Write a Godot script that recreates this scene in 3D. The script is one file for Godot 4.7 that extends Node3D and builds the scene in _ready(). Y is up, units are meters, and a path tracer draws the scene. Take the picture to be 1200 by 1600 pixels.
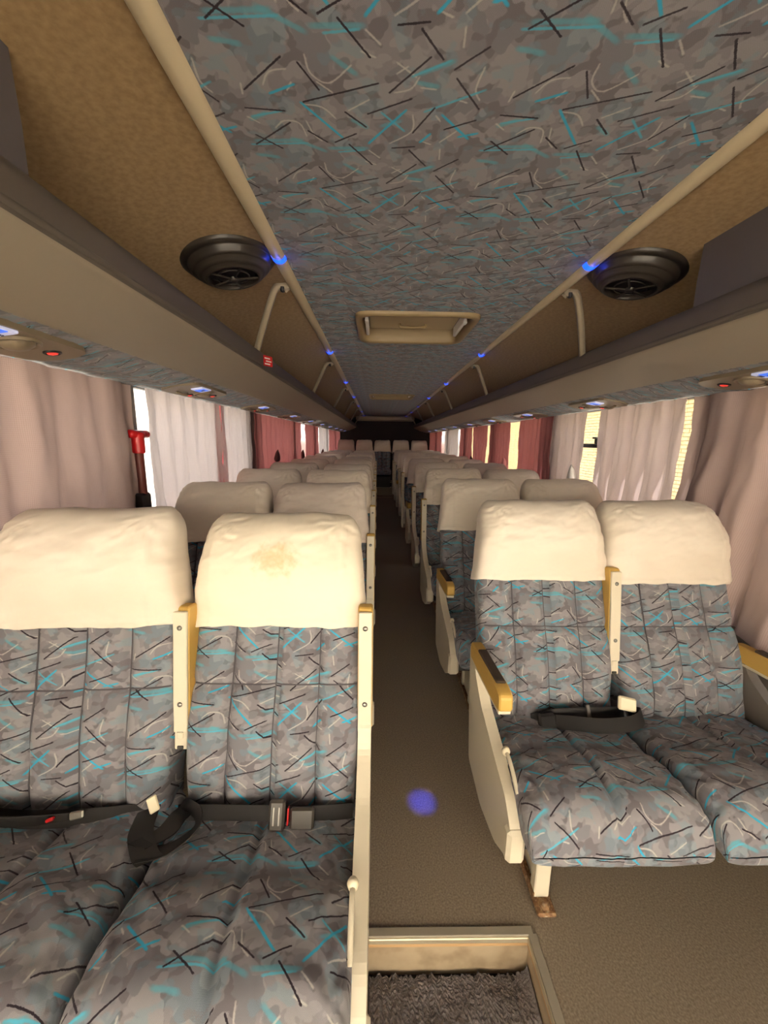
extends Node3D
# Interior of a coach, seen from beside the driver towards the rear. Bus axes: x right, y up from the saloon floor, -z to the rear.

var rng := RandomNumberGenerator.new()
var M := {}            # materials
var K := {}            # shared meshes
var taken := {}
var seat_rows := []
const WX := 1.2        # inner face of the side walls
const ORD := ["first", "second", "third", "fourth", "fifth", "sixth", "seventh", "eighth", "ninth", "tenth", "eleventh", "twelfth"]

# ---------------------------------------------------------------- nodes
func numbered(called: String) -> String:
	if not taken.has(called):
		taken[called] = 0
		return called
	taken[called] += 1
	return "%s_%03d" % [called, taken[called]]

func tag(o, label: String, category: String, group := ""):
	o.set_meta("label", label)
	o.set_meta("category", category)
	if group != "":
		o.set_meta("group", group)
	return o

func thing(called: String, label: String, category: String, at := Vector3.ZERO, group := "") -> Node3D:
	var o := Node3D.new()
	o.name = numbered(called)
	add_child(o)
	o.position = at
	tag(o, label, category, group)
	return o

func obj(called: String, mesh: Mesh, mat: Material, parent: Node = null, at := Vector3.ZERO, rot := Vector3.ZERO) -> MeshInstance3D:
	var o := MeshInstance3D.new()
	o.mesh = mesh
	o.material_override = mat
	o.cast_shadow = GeometryInstance3D.SHADOW_CASTING_SETTING_ON
	if parent == null:
		o.name = numbered(called)
		add_child(o, true)
	else:
		o.name = called
		parent.add_child(o, true)
	o.position = at
	o.rotation = rot
	return o

func struct(called: String, mesh: Mesh, mat: Material, at := Vector3.ZERO) -> MeshInstance3D:
	var o := obj(called, mesh, mat, null, at)
	o.set_meta("kind", "structure")
	return o

# ---------------------------------------------------------------- geometry
func new_st() -> SurfaceTool:
	var st := SurfaceTool.new()
	st.begin(Mesh.PRIMITIVE_TRIANGLES)
	return st

func tri(st: SurfaceTool, a: Vector3, b: Vector3, c: Vector3, out: Vector3) -> void:
	var n := (b - a).cross(c - a)
	if n.length() < 1e-12:
		return
	var nn := n.normalized()
	if nn.dot(out) < 0.0:
		nn = -nn
	var p := [a, b, c]
	if n.dot(out) > 0.0:
		p = [a, c, b]          # front faces run clockwise
	for q in p:
		st.set_normal(nn)
		var w: Vector3 = q
		st.set_uv(Vector2(w.x, w.z) if absf(nn.y) > 0.6 else (Vector2(w.z, w.y) if absf(nn.x) > 0.6 else Vector2(w.x, w.y)))
		st.add_vertex(w)

func quad(st: SurfaceTool, a: Vector3, b: Vector3, c: Vector3, d: Vector3, out: Vector3) -> void:
	tri(st, a, b, c, out)
	tri(st, a, c, d, out)

# chamfered box
func bx(st: SurfaceTool, c: Vector3, s: Vector3, ch := 0.003) -> void:
	var h := s * 0.5
	ch = minf(ch, minf(h.x, minf(h.y, h.z)) * 0.6)
	for ax in 3:
		var u := (ax + 1) % 3
		var w := (ax + 2) % 3
		for sg in [-1.0, 1.0]:
			var n := Vector3.ZERO
			n[ax] = sg
			var p := []
			for k in [[-1, -1], [1, -1], [1, 1], [-1, 1]]:
				var q := Vector3.ZERO
				q[ax] = sg * h[ax]
				q[u] = k[0] * (h[u] - ch)
				q[w] = k[1] * (h[w] - ch)
				p.append(c + q)
			quad(st, p[0], p[1], p[2], p[3], n)
			for sg2 in [-1.0, 1.0]:
				var n2 := n
				n2[u] = sg2
				var e := []
				for k in [[0, -1], [0, 1], [1, 1], [1, -1]]:
					var q := Vector3.ZERO
					q[ax] = sg * (h[ax] - (ch if k[0] == 1 else 0.0))
					q[u] = sg2 * (h[u] - (0.0 if k[0] == 1 else ch))
					q[w] = k[1] * (h[w] - ch)
					e.append(c + q)
				quad(st, e[0], e[1], e[2], e[3], n2)
	for sx in [-1.0, 1.0]:
		for sy in [-1.0, 1.0]:
			for sz in [-1.0, 1.0]:
				var o := Vector3(sx, sy, sz)
				tri(st, c + o * Vector3(h.x, h.y - ch, h.z - ch), c + o * Vector3(h.x - ch, h.y, h.z - ch), c + o * Vector3(h.x - ch, h.y - ch, h.z), o)

func box_mesh(c: Vector3, s: Vector3, ch := 0.003) -> ArrayMesh:
	var st := new_st()
	bx(st, c, s, ch)
	return st.commit()

func boxes(list: Array, ch := 0.003) -> ArrayMesh:
	var st := new_st()
	for b in list:
		bx(st, b[0], b[1], ch)
	return st.commit()

# box given by two corners
func slab(st: SurfaceTool, a: Vector3, b: Vector3, ch := 0.0) -> void:
	bx(st, (a + b) * 0.5, (b - a).abs(), ch)

# grid of points f(u, v); closed joins u = 1 to u = 0. uvf gives the texture place.
func grid(nu: int, nv: int, f: Callable, uvf: Callable, flip := false) -> ArrayMesh:
	var v := PackedVector3Array()
	var uv := PackedVector2Array()
	var ix := PackedInt32Array()
	for j in nv + 1:
		for i in nu + 1:
			var a := float(i) / nu
			var b := float(j) / nv
			v.append(f.call(a, b))
			uv.append(uvf.call(a, b))
	for j in nv:
		for i in nu:
			var p := j * (nu + 1) + i
			var q := p + nu + 1
			var t := [p, p + 1, q + 1, p, q + 1, q]
			if flip:
				t = [p, q + 1, p + 1, p, q, q + 1]
			for k in t:
				ix.append(k)
	return finish(v, uv, ix)

func finish(v: PackedVector3Array, uv: PackedVector2Array, ix: PackedInt32Array) -> ArrayMesh:
	# smooth normals, also across the seam where points coincide
	var sums := {}
	var nrm := PackedVector3Array()
	nrm.resize(v.size())
	for k in range(0, ix.size(), 3):
		var n := (v[ix[k + 2]] - v[ix[k]]).cross(v[ix[k + 1]] - v[ix[k]])
		for m in 3:
			var key := Vector3i((v[ix[k + m]] * 20000.0).round())
			sums[key] = sums.get(key, Vector3.ZERO) + n
	for k in v.size():
		nrm[k] = Vector3(sums.get(Vector3i((v[k] * 20000.0).round()), Vector3.UP)).normalized()
	var arr := []
	arr.resize(Mesh.ARRAY_MAX)
	arr[Mesh.ARRAY_VERTEX] = v
	arr[Mesh.ARRAY_NORMAL] = nrm
	arr[Mesh.ARRAY_TEX_UV] = uv
	arr[Mesh.ARRAY_INDEX] = ix
	var m := ArrayMesh.new()
	m.add_surface_from_arrays(Mesh.PRIMITIVE_TRIANGLES, arr)
	return m

# a profile in the x-y plane swept along z, smooth along the profile; out_sign chooses the side
func sweep_z(prof: Array, z0: float, z1: float, nz := 1, flip := false) -> ArrayMesh:
	var run := [0.0]
	for k in range(1, prof.size()):
		run.append(run[k - 1] + (Vector2(prof[k]) - Vector2(prof[k - 1])).length())
	var n := prof.size() - 1
	return grid(n, nz, func(a: float, b: float):
		var p: Vector2 = prof[int(round(a * n))]
		return Vector3(p.x, p.y, lerpf(z0, z1, b)), func(a: float, b: float): return Vector2(run[int(round(a * n))], lerpf(z0, z1, b)), flip)

func smooth_path(pts: Array, per := 6) -> Array:
	var out := []
	for k in pts.size() - 1:
		var a = pts[maxi(k - 1, 0)]
		var b = pts[k]
		var c = pts[k + 1]
		var d = pts[mini(k + 2, pts.size() - 1)]
		for i in per:
			out.append(b.cubic_interpolate(c, a, d, float(i) / per))
	out.append(pts[-1])
	return out

func lathe(prof: Array, n := 32, flip := false) -> ArrayMesh:
	var m := prof.size() - 1
	return grid(n, m, func(a: float, b: float):
		var p: Vector2 = prof[int(round(b * m))]
		return Vector3(cos(a * TAU) * p.x, p.y, sin(a * TAU) * p.x), func(a: float, b: float): return Vector2(a, b), flip)

func tube(pts: Array, r: float, n := 10) -> ArrayMesh:
	var m := pts.size() - 1
	return grid(n, m + 2, func(a: float, b: float):
		var j := clampi(int(round(b * (m + 2))) - 1, 0, m)
		var raw := int(round(b * (m + 2)))
		var t: Vector3 = (pts[mini(j + 1, m)] - pts[maxi(j - 1, 0)]).normalized()
		var s := t.cross(Vector3.UP if absf(t.y) < 0.9 else Vector3.RIGHT).normalized()
		var w := s.cross(t)
		var rr := 0.0004 if raw == 0 or raw == m + 2 else r
		return Vector3(pts[j]) + (s * cos(a * TAU) + w * sin(a * TAU)) * rr, func(a: float, b: float): return Vector2(a, b))

# flat band of cloth or webbing along a path, w = its width direction at each point
func ribbon(pts: Array, ws: Array, half: float, thick := 0.0025) -> ArrayMesh:
	var m := pts.size() - 1
	return grid(4, m, func(a: float, b: float):
		var j := int(round(b * m))
		var t: Vector3 = (pts[mini(j + 1, m)] - pts[maxi(j - 1, 0)]).normalized()
		var w: Vector3 = Vector3(ws[j]).normalized()
		var n := t.cross(w).normalized() * thick * 0.5
		var c := int(round(a * 4)) % 4
		var s := half * (-1.0 if c == 0 or c == 3 else 1.0)
		return Vector3(pts[j]) + w * s + n * (1.0 if c < 2 else -1.0), func(a: float, b: float): return Vector2(a, b * 8.0))

# polygon in (z, y), given a thickness along x, with a chamfer
func plate(poly: PackedVector2Array, x0: float, x1: float, ch := 0.004) -> ArrayMesh:
	var st := new_st()
	if not Geometry2D.is_polygon_clockwise(poly):
		poly.reverse()
	var inner: PackedVector2Array = poly
	var offs := Geometry2D.offset_polygon(poly, -ch, Geometry2D.JOIN_MITER)
	if offs.size() == 1 and offs[0].size() == poly.size():
		inner = offs[0]
		# keep the same first corner
		var best := 0
		for k in inner.size():
			if inner[k].distance_to(poly[0]) < inner[best].distance_to(poly[0]):
				best = k
		var turned := PackedVector2Array()
		var same := Geometry2D.is_polygon_clockwise(inner) == Geometry2D.is_polygon_clockwise(poly)
		for k in inner.size():
			turned.append(inner[(best + (k if same else -k) + inner.size()) % inner.size()])
		inner = turned
	else:
		ch = 0.0
	var mid := Vector2.ZERO
	for p in poly:
		mid += p
	mid /= poly.size()
	for sd in [0, 1]:
		var x := x0 if sd == 0 else x1
		var o := Vector3(-1 if sd == 0 else 1, 0, 0) * signf(x1 - x0)
		var ids := Geometry2D.triangulate_polygon(inner)
		for k in range(0, ids.size(), 3):
			tri(st, Vector3(x, inner[ids[k]].y, inner[ids[k]].x), Vector3(x, inner[ids[k + 1]].y, inner[ids[k + 1]].x), Vector3(x, inner[ids[k + 2]].y, inner[ids[k + 2]].x), o)
		var xe := x - o.x * ch
		for k in poly.size():
			var l := (k + 1) % poly.size()
			var e := poly[l] - poly[k]
			var nn := Vector2(e.y, -e.x).normalized()
			if Geometry2D.is_point_in_polygon((poly[k] + poly[l]) * 0.5 + nn * 0.0005, poly):
				nn = -nn
			var n3 := Vector3(0, nn.y, nn.x)
			if ch > 0.0:
				quad(st, Vector3(x, inner[k].y, inner[k].x), Vector3(x, inner[l].y, inner[l].x), Vector3(xe, poly[l].y, poly[l].x), Vector3(xe, poly[k].y, poly[k].x), n3 + o)
			if sd == 0:
				var xf := x1 + o.x * ch
				quad(st, Vector3(xe, poly[k].y, poly[k].x), Vector3(xe, poly[l].y, poly[l].x), Vector3(xf, poly[l].y, poly[l].x), Vector3(xf, poly[k].y, poly[k].x), n3)
	return st.commit()

func rounded_poly(pts: Array, r: float, per := 4) -> PackedVector2Array:
	var out := PackedVector2Array()
	var n := pts.size()
	for k in n:
		var p: Vector2 = pts[k]
		var a: Vector2 = (pts[(k + n - 1) % n] - p)
		var b: Vector2 = (pts[(k + 1) % n] - p)
		var q := minf(r, minf(a.length(), b.length()) * 0.45)
		var s := p + a.normalized() * q
		var e := p + b.normalized() * q
		for i in per + 1:
			var t := float(i) / per
			out.append(s.lerp(p, t).lerp(p.lerp(e, t), t))
	return out

func sgnpow(x: float, e: float) -> float:
	return signf(x) * pow(absf(x), e)

# ---------------------------------------------------------------- materials
func mat(c: Color, rough := 0.6, metal := 0.0, spec := 0.5) -> StandardMaterial3D:
	var m := StandardMaterial3D.new()
	m.albedo_color = c
	m.roughness = rough
	m.metallic = metal
	m.metallic_specular = spec
	return m

func rgb(r: int, g: int, b: int) -> Color:
	return Color(r / 255.0, g / 255.0, b / 255.0)

func glow(c: Color, e: float) -> StandardMaterial3D:
	var m := mat(c, 0.4)
	m.emission_enabled = true
	m.emission = c
	m.emission_energy_multiplier = e
	return m

func noise_tex(seed_: int, freq: float, ramp: Array, w := 512, oct := 4) -> NoiseTexture2D:
	var n := FastNoiseLite.new()
	n.seed = seed_
	n.frequency = freq
	n.fractal_octaves = oct
	var t := NoiseTexture2D.new()
	t.width = w
	t.height = w
	t.seamless = true
	t.noise = n
	var g := Gradient.new()
	g.offsets = PackedFloat32Array()
	g.colors = PackedColorArray()
	var offs := PackedFloat32Array()
	var cols := PackedColorArray()
	for k in ramp.size():
		offs.append(float(k) / (ramp.size() - 1))
		cols.append(ramp[k])
	g.offsets = offs
	g.colors = cols
	t.color_ramp = g
	return t

const TW := 1024
const TH := 512
const TILE := Vector2(0.445, 0.178)

func stroke(im: Image, pts: Array, w: float, c: Color, strength: float, feather: float) -> void:
	# pts in the units of the drawing: 1180 x 480 for one repeat of the cloth
	var p := []
	for q in pts:
		p.append(Vector2(q[0] * TW / 1180.0, (q[1] - 40.0) * TH / 480.0))
	if p.size() > 2:
		p = smooth_path(p, 10)
	for k in p.size() - 1:
		var a: Vector2 = p[k]
		var b: Vector2 = p[k + 1]
		var steps := int(maxf(2.0, a.distance_to(b) / 1.6))
		for s in steps:
			var t := float(s) / steps
			var q := a.lerp(b, t) + Vector2(rng.randf_range(-0.7, 0.7), rng.randf_range(-0.7, 0.7))
			var ww := w * rng.randf_range(0.75, 1.2)
			var along := (k + t) / (p.size() - 1)
			var fade := strength * lerpf(1.0, minf(1.0, minf(along, 1.0 - along) * 5.0 + 0.35), feather)
			var r := int(ceil(ww))
			for dy in range(-r, r + 1):
				for dx in range(-r, r + 1):
					var d := Vector2(dx, dy).length()
					if d > ww:
						continue
					var al := fade * (1.0 if feather < 0.3 else (0.35 + 0.65 * rng.randf()) * (1.0 - 0.5 * d / ww))
					var x := posmod(int(q.x) + dx, TW)
					var y := posmod(int(q.y) + dy, TH)
					im.set_pixel(x, y, im.get_pixel(x, y).lerp(c, clampf(al * 0.6, 0.0, 1.0)))

func upholstery_image() -> Image:
	var im := Image.create(TW, TH, false, Image.FORMAT_RGB8)
	var n := FastNoiseLite.new()
	n.seed = 11
	n.frequency = 0.0062
	n.fractal_octaves = 3
	var a := n.get_seamless_image(TW, TH)
	n.seed = 23
	n.frequency = 0.0055
	var b := n.get_seamless_image(TW, TH)
	n.seed = 31
	n.frequency = 0.006
	var c := n.get_seamless_image(TW, TH)
	n.seed = 5
	n.frequency = 0.35
	n.fractal_octaves = 1
	var g := n.get_seamless_image(TW, TH)
	var base := rgb(121, 117, 121)
	for y in TH:
		for x in TW:
			var col := base
			var na := a.get_pixel(x, y).r
			var nb := b.get_pixel(x, y).r
			var nc := c.get_pixel(x, y).r
			var gr := g.get_pixel(x, y).r - 0.5
			if na + gr * 0.06 > 0.60:
				col = rgb(103, 98, 102)
			elif na + gr * 0.06 < 0.36:
				col = rgb(131, 128, 130)
			if nb + gr * 0.06 > 0.64:
				col = rgb(112, 110, 115)
			elif nb + gr * 0.06 < 0.33:
				col = rgb(130, 127, 130)
			if nc + gr * 0.12 > 0.66:
				col = col.lerp(rgb(100, 136, 152), 0.26)
			var tw := 1.05 + 0.05 * float((x / 3 + y / 3) % 2) + gr * 0.10   # twill
			im.set_pixel(x, y, Color(col.r * tw, col.g * tw, col.b * tw))
	var cy := rgb(52, 168, 208)
	var teal := rgb(96, 166, 184)
	var pale := rgb(186, 180, 174)
	var ink := rgb(42, 34, 40)
	for s in [[[430, 450], [640, 445]], [[40, 495], [160, 510]], [[850, 140], [950, 155]], [[500, 60], [600, 120]], [[860, 110], [1000, 60]], [[80, 315], [170, 280]], [[250, 400], [420, 470]], [[60, 420], [310, 410]], [[560, 300], [640, 340]], [[700, 330], [800, 300]]]:
		stroke(im, s, 11.0, teal, 0.30, 1.0)
	for s in [[[395, 55], [408, 120], [480, 152], [580, 85]], [[425, 148], [490, 190]], [[192, 168], [235, 118], [310, 106]], [[762, 72], [850, 122]], [[758, 182], [830, 165], [862, 118]], [[765, 112], [812, 84]], [[188, 352], [240, 316], [310, 326], [332, 392]], [[345, 240], [430, 250], [490, 300]], [[550, 262], [650, 212]], [[850, 272], [852, 350], [745, 416]], [[345, 312], [370, 380], [405, 412]], [[1122, 78], [1110, 160], [1142, 205]], [[1000, 402], [1075, 340]], [[958, 272], [985, 300]], [[905, 398], [960, 415]], [[1010, 438], [1018, 500]], [[640, 455], [700, 500]], [[620, 520], [680, 540]], [[90, 205], [100, 160]], [[1050, 205], [1090, 215]], [[120, 330], [70, 300]], [[940, 165], [870, 160]], [[290, 186], [318, 152]]]:
		stroke(im, s, 4.2, pale, 0.95, 0.4)
	for s in [[[900, 258], [1155, 160]], [[830, 120], [985, 60]], [[702, 265], [820, 352]], [[35, 440], [330, 425]], [[250, 270], [90, 300]], [[480, 470], [620, 455]]]:
		stroke(im, s, 5.5, rgb(84, 172, 200), 0.9, 0.7)
	for s in [[[338, 232], [512, 392]], [[640, 418], [820, 250]], [[985, 268], [1142, 382]], [[900, 405], [948, 358]], [[210, 200], [330, 160]], [[1085, 372], [1180, 350]]]:
		stroke(im, s, 6.0, cy, 1.0, 0.5)
	for s in [[[105, 187], [300, 64]], [[360, 82], [432, 182]], [[350, 230], [690, 148]], [[540, -55], [658, 62]], [[738, 182], [900, 50]], [[850, -32], [950, 60]], [[640, 274], [838, 204]], [[535, 268], [632, 336]], [[345, 362], [432, 418]], [[470, 416], [582, 368]], [[1018, 122], [1150, 240]], [[1010, 336], [1152, 288]], [[858, 358], [948, 238]], [[62, 438], [268, 322]], [[78, 388], [192, 458]], [[78, 262], [258, 271]], [[1000, 92], [1120, 12]], [[760, 440], [880, 428]]]:
		stroke(im, s, 3.6, ink, 1.0, 0.05)
	return im

func make_materials() -> void:
	var up := ImageTexture.create_from_image(upholstery_image())
	var cloth := mat(Color(1, 1, 1), 0.95, 0.0, 0.2)
	cloth.albedo_texture = up
	cloth.uv1_scale = Vector3(1.0 / TILE.x, 1.0 / TILE.y, 1)
	cloth.rim_enabled = true
	cloth.rim = 0.25
	M.cloth = cloth
	M.cloth_head = cloth.duplicate()           # the same cloth as the roof lining, run lengthways
	M.cloth_head.uv1_scale = Vector3(1.0 / 0.49, -1.0 / 0.25, 1)
	var lining := mat(Color(1, 1, 1), 1.0, 0.0, 0.1)
	lining.albedo_texture = noise_tex(3, 0.02, [rgb(150, 123, 86), rgb(163, 135, 97), rgb(175, 147, 107)])
	lining.uv1_scale = Vector3(4.5, 4.5, 1)
	lining.rim_enabled = true
	lining.rim = 0.2
	M.lining = lining
	var cov := mat(Color(1, 1, 1), 0.85, 0.0, 0.25)
	cov.albedo_texture = noise_tex(8, 0.006, [rgb(224, 210, 192), rgb(232, 220, 204), rgb(237, 226, 212)], 256, 3)
	cov.uv1_scale = Vector3(1.4, 1.4, 1)
	cov.rim_enabled = true
	cov.rim = 0.2
	M.cover = cov
	var cov2: StandardMaterial3D = cov.duplicate()
	cov2.albedo_color = rgb(238, 236, 240)
	M.cover_white = cov2
	# the stained cover on the first aisle seat
	var sm := Image.create(256, 256, false, Image.FORMAT_RGB8)
	var sn := FastNoiseLite.new()
	sn.seed = 77
	sn.frequency = 0.03
	for y in 256:
		for x in 256:
			var d := Vector2((x - 128) / 62.0, (y - 128) / 44.0).length() + sn.get_noise_2d(x, y) * 0.55
			var k := smoothstep(1.1, 0.3, d) * (0.55 + 0.2 * sn.get_noise_2d(x * 3.0, y * 3.0))
			sm.set_pixel(x, y, rgb(234, 221, 200).lerp(rgb(214, 178, 132), k))
	var cov3: StandardMaterial3D = cov.duplicate()
	cov3.albedo_texture = ImageTexture.create_from_image(sm)
	cov3.uv1_scale = Vector3(3.6, 3.6, 1)
	cov3.uv1_offset = Vector3(0.0, 0.0, 0)
	cov3.texture_repeat = false
	M.cover_stained = cov3
	M.cream = mat(rgb(214, 203, 180), 0.45)
	M.fascia = mat(rgb(150, 139, 122), 0.55)
	M.lip = mat(rgb(96, 88, 80), 0.6)
	M.locker = mat(rgb(92, 86, 86), 0.65)
	M.strip = mat(rgb(206, 190, 158), 0.38)
	M.thread = mat(rgb(86, 82, 86), 0.9)
	M.black = mat(rgb(30, 27, 26), 0.5)
	M.speaker = mat(rgb(52, 46, 40), 0.35)
	M.mustard = mat(rgb(206, 166, 84), 0.5)
	M.pad = mat(rgb(74, 58, 42), 0.6)
	M.steel = mat(rgb(150, 146, 138), 0.35, 0.8)
	M.bracket = mat(rgb(158, 144, 122), 0.5)
	M.dark_frame = mat(rgb(58, 54, 50), 0.6)
	M.webbing = mat(rgb(31, 27, 25), 0.75)
	M.buckle = mat(rgb(64, 58, 52), 0.4)
	M.ivory = mat(rgb(232, 220, 190), 0.4)
	M.red = mat(rgb(196, 24, 30), 0.35)
	M.tie_dark = mat(rgb(92, 56, 54), 0.9)
	M.maroon = mat(rgb(104, 44, 36), 0.5)
	M.white = mat(rgb(228, 224, 220), 0.5)
	M.hatch = mat(rgb(146, 125, 90), 0.5)
	M.hatch_lid = mat(rgb(186, 166, 130), 0.5)
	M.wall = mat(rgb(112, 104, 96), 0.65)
	M.pillar = mat(rgb(104, 96, 88), 0.6)
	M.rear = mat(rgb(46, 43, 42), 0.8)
	var rust := mat(Color(1, 1, 1), 0.8)
	rust.albedo_texture = noise_tex(41, 0.03, [rgb(190, 176, 150), rgb(150, 112, 74), rgb(110, 74, 46), rgb(176, 150, 116)], 128)
	rust.uv1_triplanar = true
	rust.uv1_scale = Vector3(14, 14, 14)
	M.rust = rust
	var fl := mat(Color(1, 1, 1), 0.42, 0.0, 0.45)
	fl.albedo_texture = noise_tex(15, 0.09, [rgb(108, 94, 77), rgb(134, 119, 100), rgb(146, 131, 112), rgb(170, 154, 133)], 1024, 5)
	fl.uv1_scale = Vector3(1.6, 1.6, 1)
	M.floor = fl
	var rs := mat(Color(1, 1, 1), 0.5)
	rs.albedo_texture = noise_tex(19, 0.02, [rgb(150, 130, 104), rgb(176, 156, 128), rgb(184, 166, 138)], 256)
	rs.uv1_scale = Vector3(2, 2, 1)
	M.riser = rs
	M.nosing = mat(rgb(206, 192, 164), 0.3, 0.5)
	M.nosing_tan = mat(rgb(196, 158, 112), 0.5)
	var cp := mat(Color(1, 1, 1), 1.0, 0.0, 0.1)
	cp.albedo_texture = noise_tex(29, 0.12, [rgb(84, 78, 76), rgb(118, 110, 107), rgb(132, 123, 119), rgb(176, 166, 160)], 512, 5)
	cp.uv1_scale = Vector3(5.0, 5.0, 1)
	M.carpet = cp
	# curtain cloths: a fine ribbed weave
	var weave := Image.create(64, 64, false, Image.FORMAT_RGB8)
	for y in 64:
		for x in 64:
			var k := 0.93 + 0.05 * float((x / 4) % 2) + 0.03 * float((y / 4) % 2) + rng.randf_range(-0.02, 0.02)
			weave.set_pixel(x, y, Color(k, k, k))
	var wt := ImageTexture.create_from_image(weave)
	for q in [["curtain_mauve", rgb(186, 164, 159), 0.30], ["curtain_white", rgb(222, 213, 216), 0.50], ["curtain_pale", rgb(212, 195, 195), 0.42], ["curtain_pink", rgb(188, 122, 122), 0.40], ["curtain_rose", rgb(214, 130, 132), 0.5]]:
		var m := mat(q[1], 0.95, 0.0, 0.15)
		m.albedo_texture = wt
		m.uv1_scale = Vector3(24, 24, 1)
		m.backlight_enabled = true
		m.backlight = Color(q[2], q[2], q[2]).linear_to_srgb()
		M[q[0]] = m
	var gl := mat(Color(0.9, 0.95, 0.92, 0.06), 0.02)
	gl.transparency = BaseMaterial3D.TRANSPARENCY_ALPHA
	M.glass = gl
	M.blue = glow(rgb(20, 70, 255), 2.6)
	M.blue_screen = glow(rgb(60, 120, 255), 0.6)
	M.white_screen = glow(rgb(196, 200, 230), 0.35)
	M.red_lamp = glow(rgb(255, 70, 60), 0.45)
	M.navy = mat(rgb(16, 22, 70), 0.5)
	M.brick = mat(rgb(204, 174, 116), 0.9)
	M.mortar = mat(rgb(228, 212, 166), 0.95)
	M.stucco = mat(rgb(226, 219, 204), 0.95)
	M.yard = mat(rgb(166, 160, 150), 0.95)

# ---------------------------------------------------------------- seat parts
# Loop round a body in the x-z plane, front at +z; t 0..1
func ring(t: float, hw: float, zf: float, zb: float, e: float) -> Vector2:
	var a := t * TAU - PI * 0.5
	var zc := (zf + zb) * 0.5
	return Vector2(hw * sgnpow(cos(a + PI), 2.0 / e), zc + (zf - zb) * 0.5 * sgnpow(sin(a), 2.0 / e))

# parameters that place points evenly round such a loop
func even(nu: int, hw: float, depth: float, e: float) -> Array:
	var fine := 4000
	var acc := [0.0]
	var prev := ring(0.0, hw, depth * 0.5, -depth * 0.5, e)
	for i in range(1, fine + 1):
		var p := ring(float(i) / fine, hw, depth * 0.5, -depth * 0.5, e)
		acc.append(acc[i - 1] + p.distance_to(prev))
		prev = p
	var out := []
	var k := 0
	for i in nu + 1:
		var want: float = acc[fine] * i / nu
		while k < fine and acc[k] < want:
			k += 1
		out.append(float(k) / fine)
	return [out, acc[fine]]

func back_front(y: float) -> float:
	return 0.012 + 0.018 * exp(-pow((y - 0.16) / 0.13, 2)) + 0.022 * smoothstep(0.42, 0.60, y)

func back_half(y: float) -> float:
	return 0.205 + 0.012 * smoothstep(0.0, 0.25, y) - 0.016 * smoothstep(0.42, 0.66, y)

func groove(x: float, at: float, w: float) -> float:
	return exp(-pow((x - at) / w, 2))

func make_backrest(shift: Vector2) -> ArrayMesh:
	var nu := 200
	var nv := 92
	var L := 0.700
	var ev := even(nu, 0.213, 0.105, 5.0)
	var ts: Array = ev[0]
	var around: float = ev[1]
	return grid(nu, nv, func(a: float, b: float):
		var y: float = -0.045 + b * (L + 0.045)
		var k := 1.0
		if y > L - 0.07:
			k = sqrt(maxf(0.0004, 1.0 - pow((y - L + 0.07) / 0.07, 2)))
		if y < -0.01:
			k = sqrt(maxf(0.0004, 1.0 - pow((-0.01 - y) / 0.035, 2)))
		var wide := back_half(y) * (0.72 + 0.28 * k) * (1.0 if k > 0.05 else 0.05)
		if y > 0.5:
			wide -= 0.02 * smoothstep(0.5, 0.6, y)
		var p := ring(ts[int(round(a * nu))], wide, 0.0, -0.105, 5.0)
		var z := p.y
		var f := smoothstep(-0.07, -0.02, z)
		z += back_front(y) * f
		if f > 0.0:
			var x: float = p.x
			var s := maxf(crease(x, -0.108), maxf(crease(x, 0.0), crease(x, 0.110)))
			s = maxf(s, crease(y, 0.29))
			var col := sqrt(absf(sin(PI * (x + 0.216) / 0.108)))
			var row := sqrt(absf(sin(PI * clampf(y / 0.29, 0.0, 1.0)))) if y < 0.29 else smoothstep(0.29, 0.33, y)
			var puff := 0.013 * col * (0.45 + 0.55 * row)
			var ruck := 0.005 * sin(x * 42.0 + y * 30.0 + 2.0 * sin(x * 17.0)) * smoothstep(0.17, 0.02, y)
			z += (puff - 0.015 * s + ruck) * f
		z = lerpf(-0.05, z, k)
		return Vector3(p.x, y, z), func(a: float, b: float): return Vector2(a * around + shift.x, -(b * (L + 0.045)) + shift.y))

func make_seams() -> void:
	K.seam = []
	var src: ArrayMesh = K.back[0]
	var v: PackedVector3Array = src.surface_get_arrays(0)[Mesh.ARRAY_VERTEX]
	# sample the front of the backrest along the stitched lines
	for x in [-0.108, 0.0, 0.110]:
		var best := {}
		for p in v:
			if p.z > -0.04 and p.y > -0.01 and p.y < 0.46 and absf(p.x - x) < 0.008:
				var key := int(round(p.y * 1000.0))
				if not best.has(key) or absf(best[key].x - x) > absf(p.x - x):
					best[key] = p
		var keys := best.keys()
		keys.sort()
		var pts := []
		var ws := []
		for k in keys:
			pts.append(Vector3(x, best[k].y, best[k].z + 0.0016))
			ws.append(Vector3.RIGHT)
		K.seam.append(ribbon(pts, ws, 0.0016, 0.002))
	var row := []
	for p in v:
		if p.z > -0.04 and absf(p.y - 0.29) < 0.0045 and absf(p.x) < 0.205:
			row.append(p)
	row.sort_custom(func(a, b): return a.x < b.x)
	var rp := []
	var rw := []
	for p in row:
		if rp.is_empty() or p.x - rp[-1].x > 0.003:
			rp.append(Vector3(p.x, 0.29, p.z + 0.0016))
			rw.append(Vector3.UP)
	K.seam.append(ribbon(rp, rw, 0.0016, 0.002))

func crease(x: float, at: float) -> float:
	return exp(-absf(x - at) / 0.006)

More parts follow.
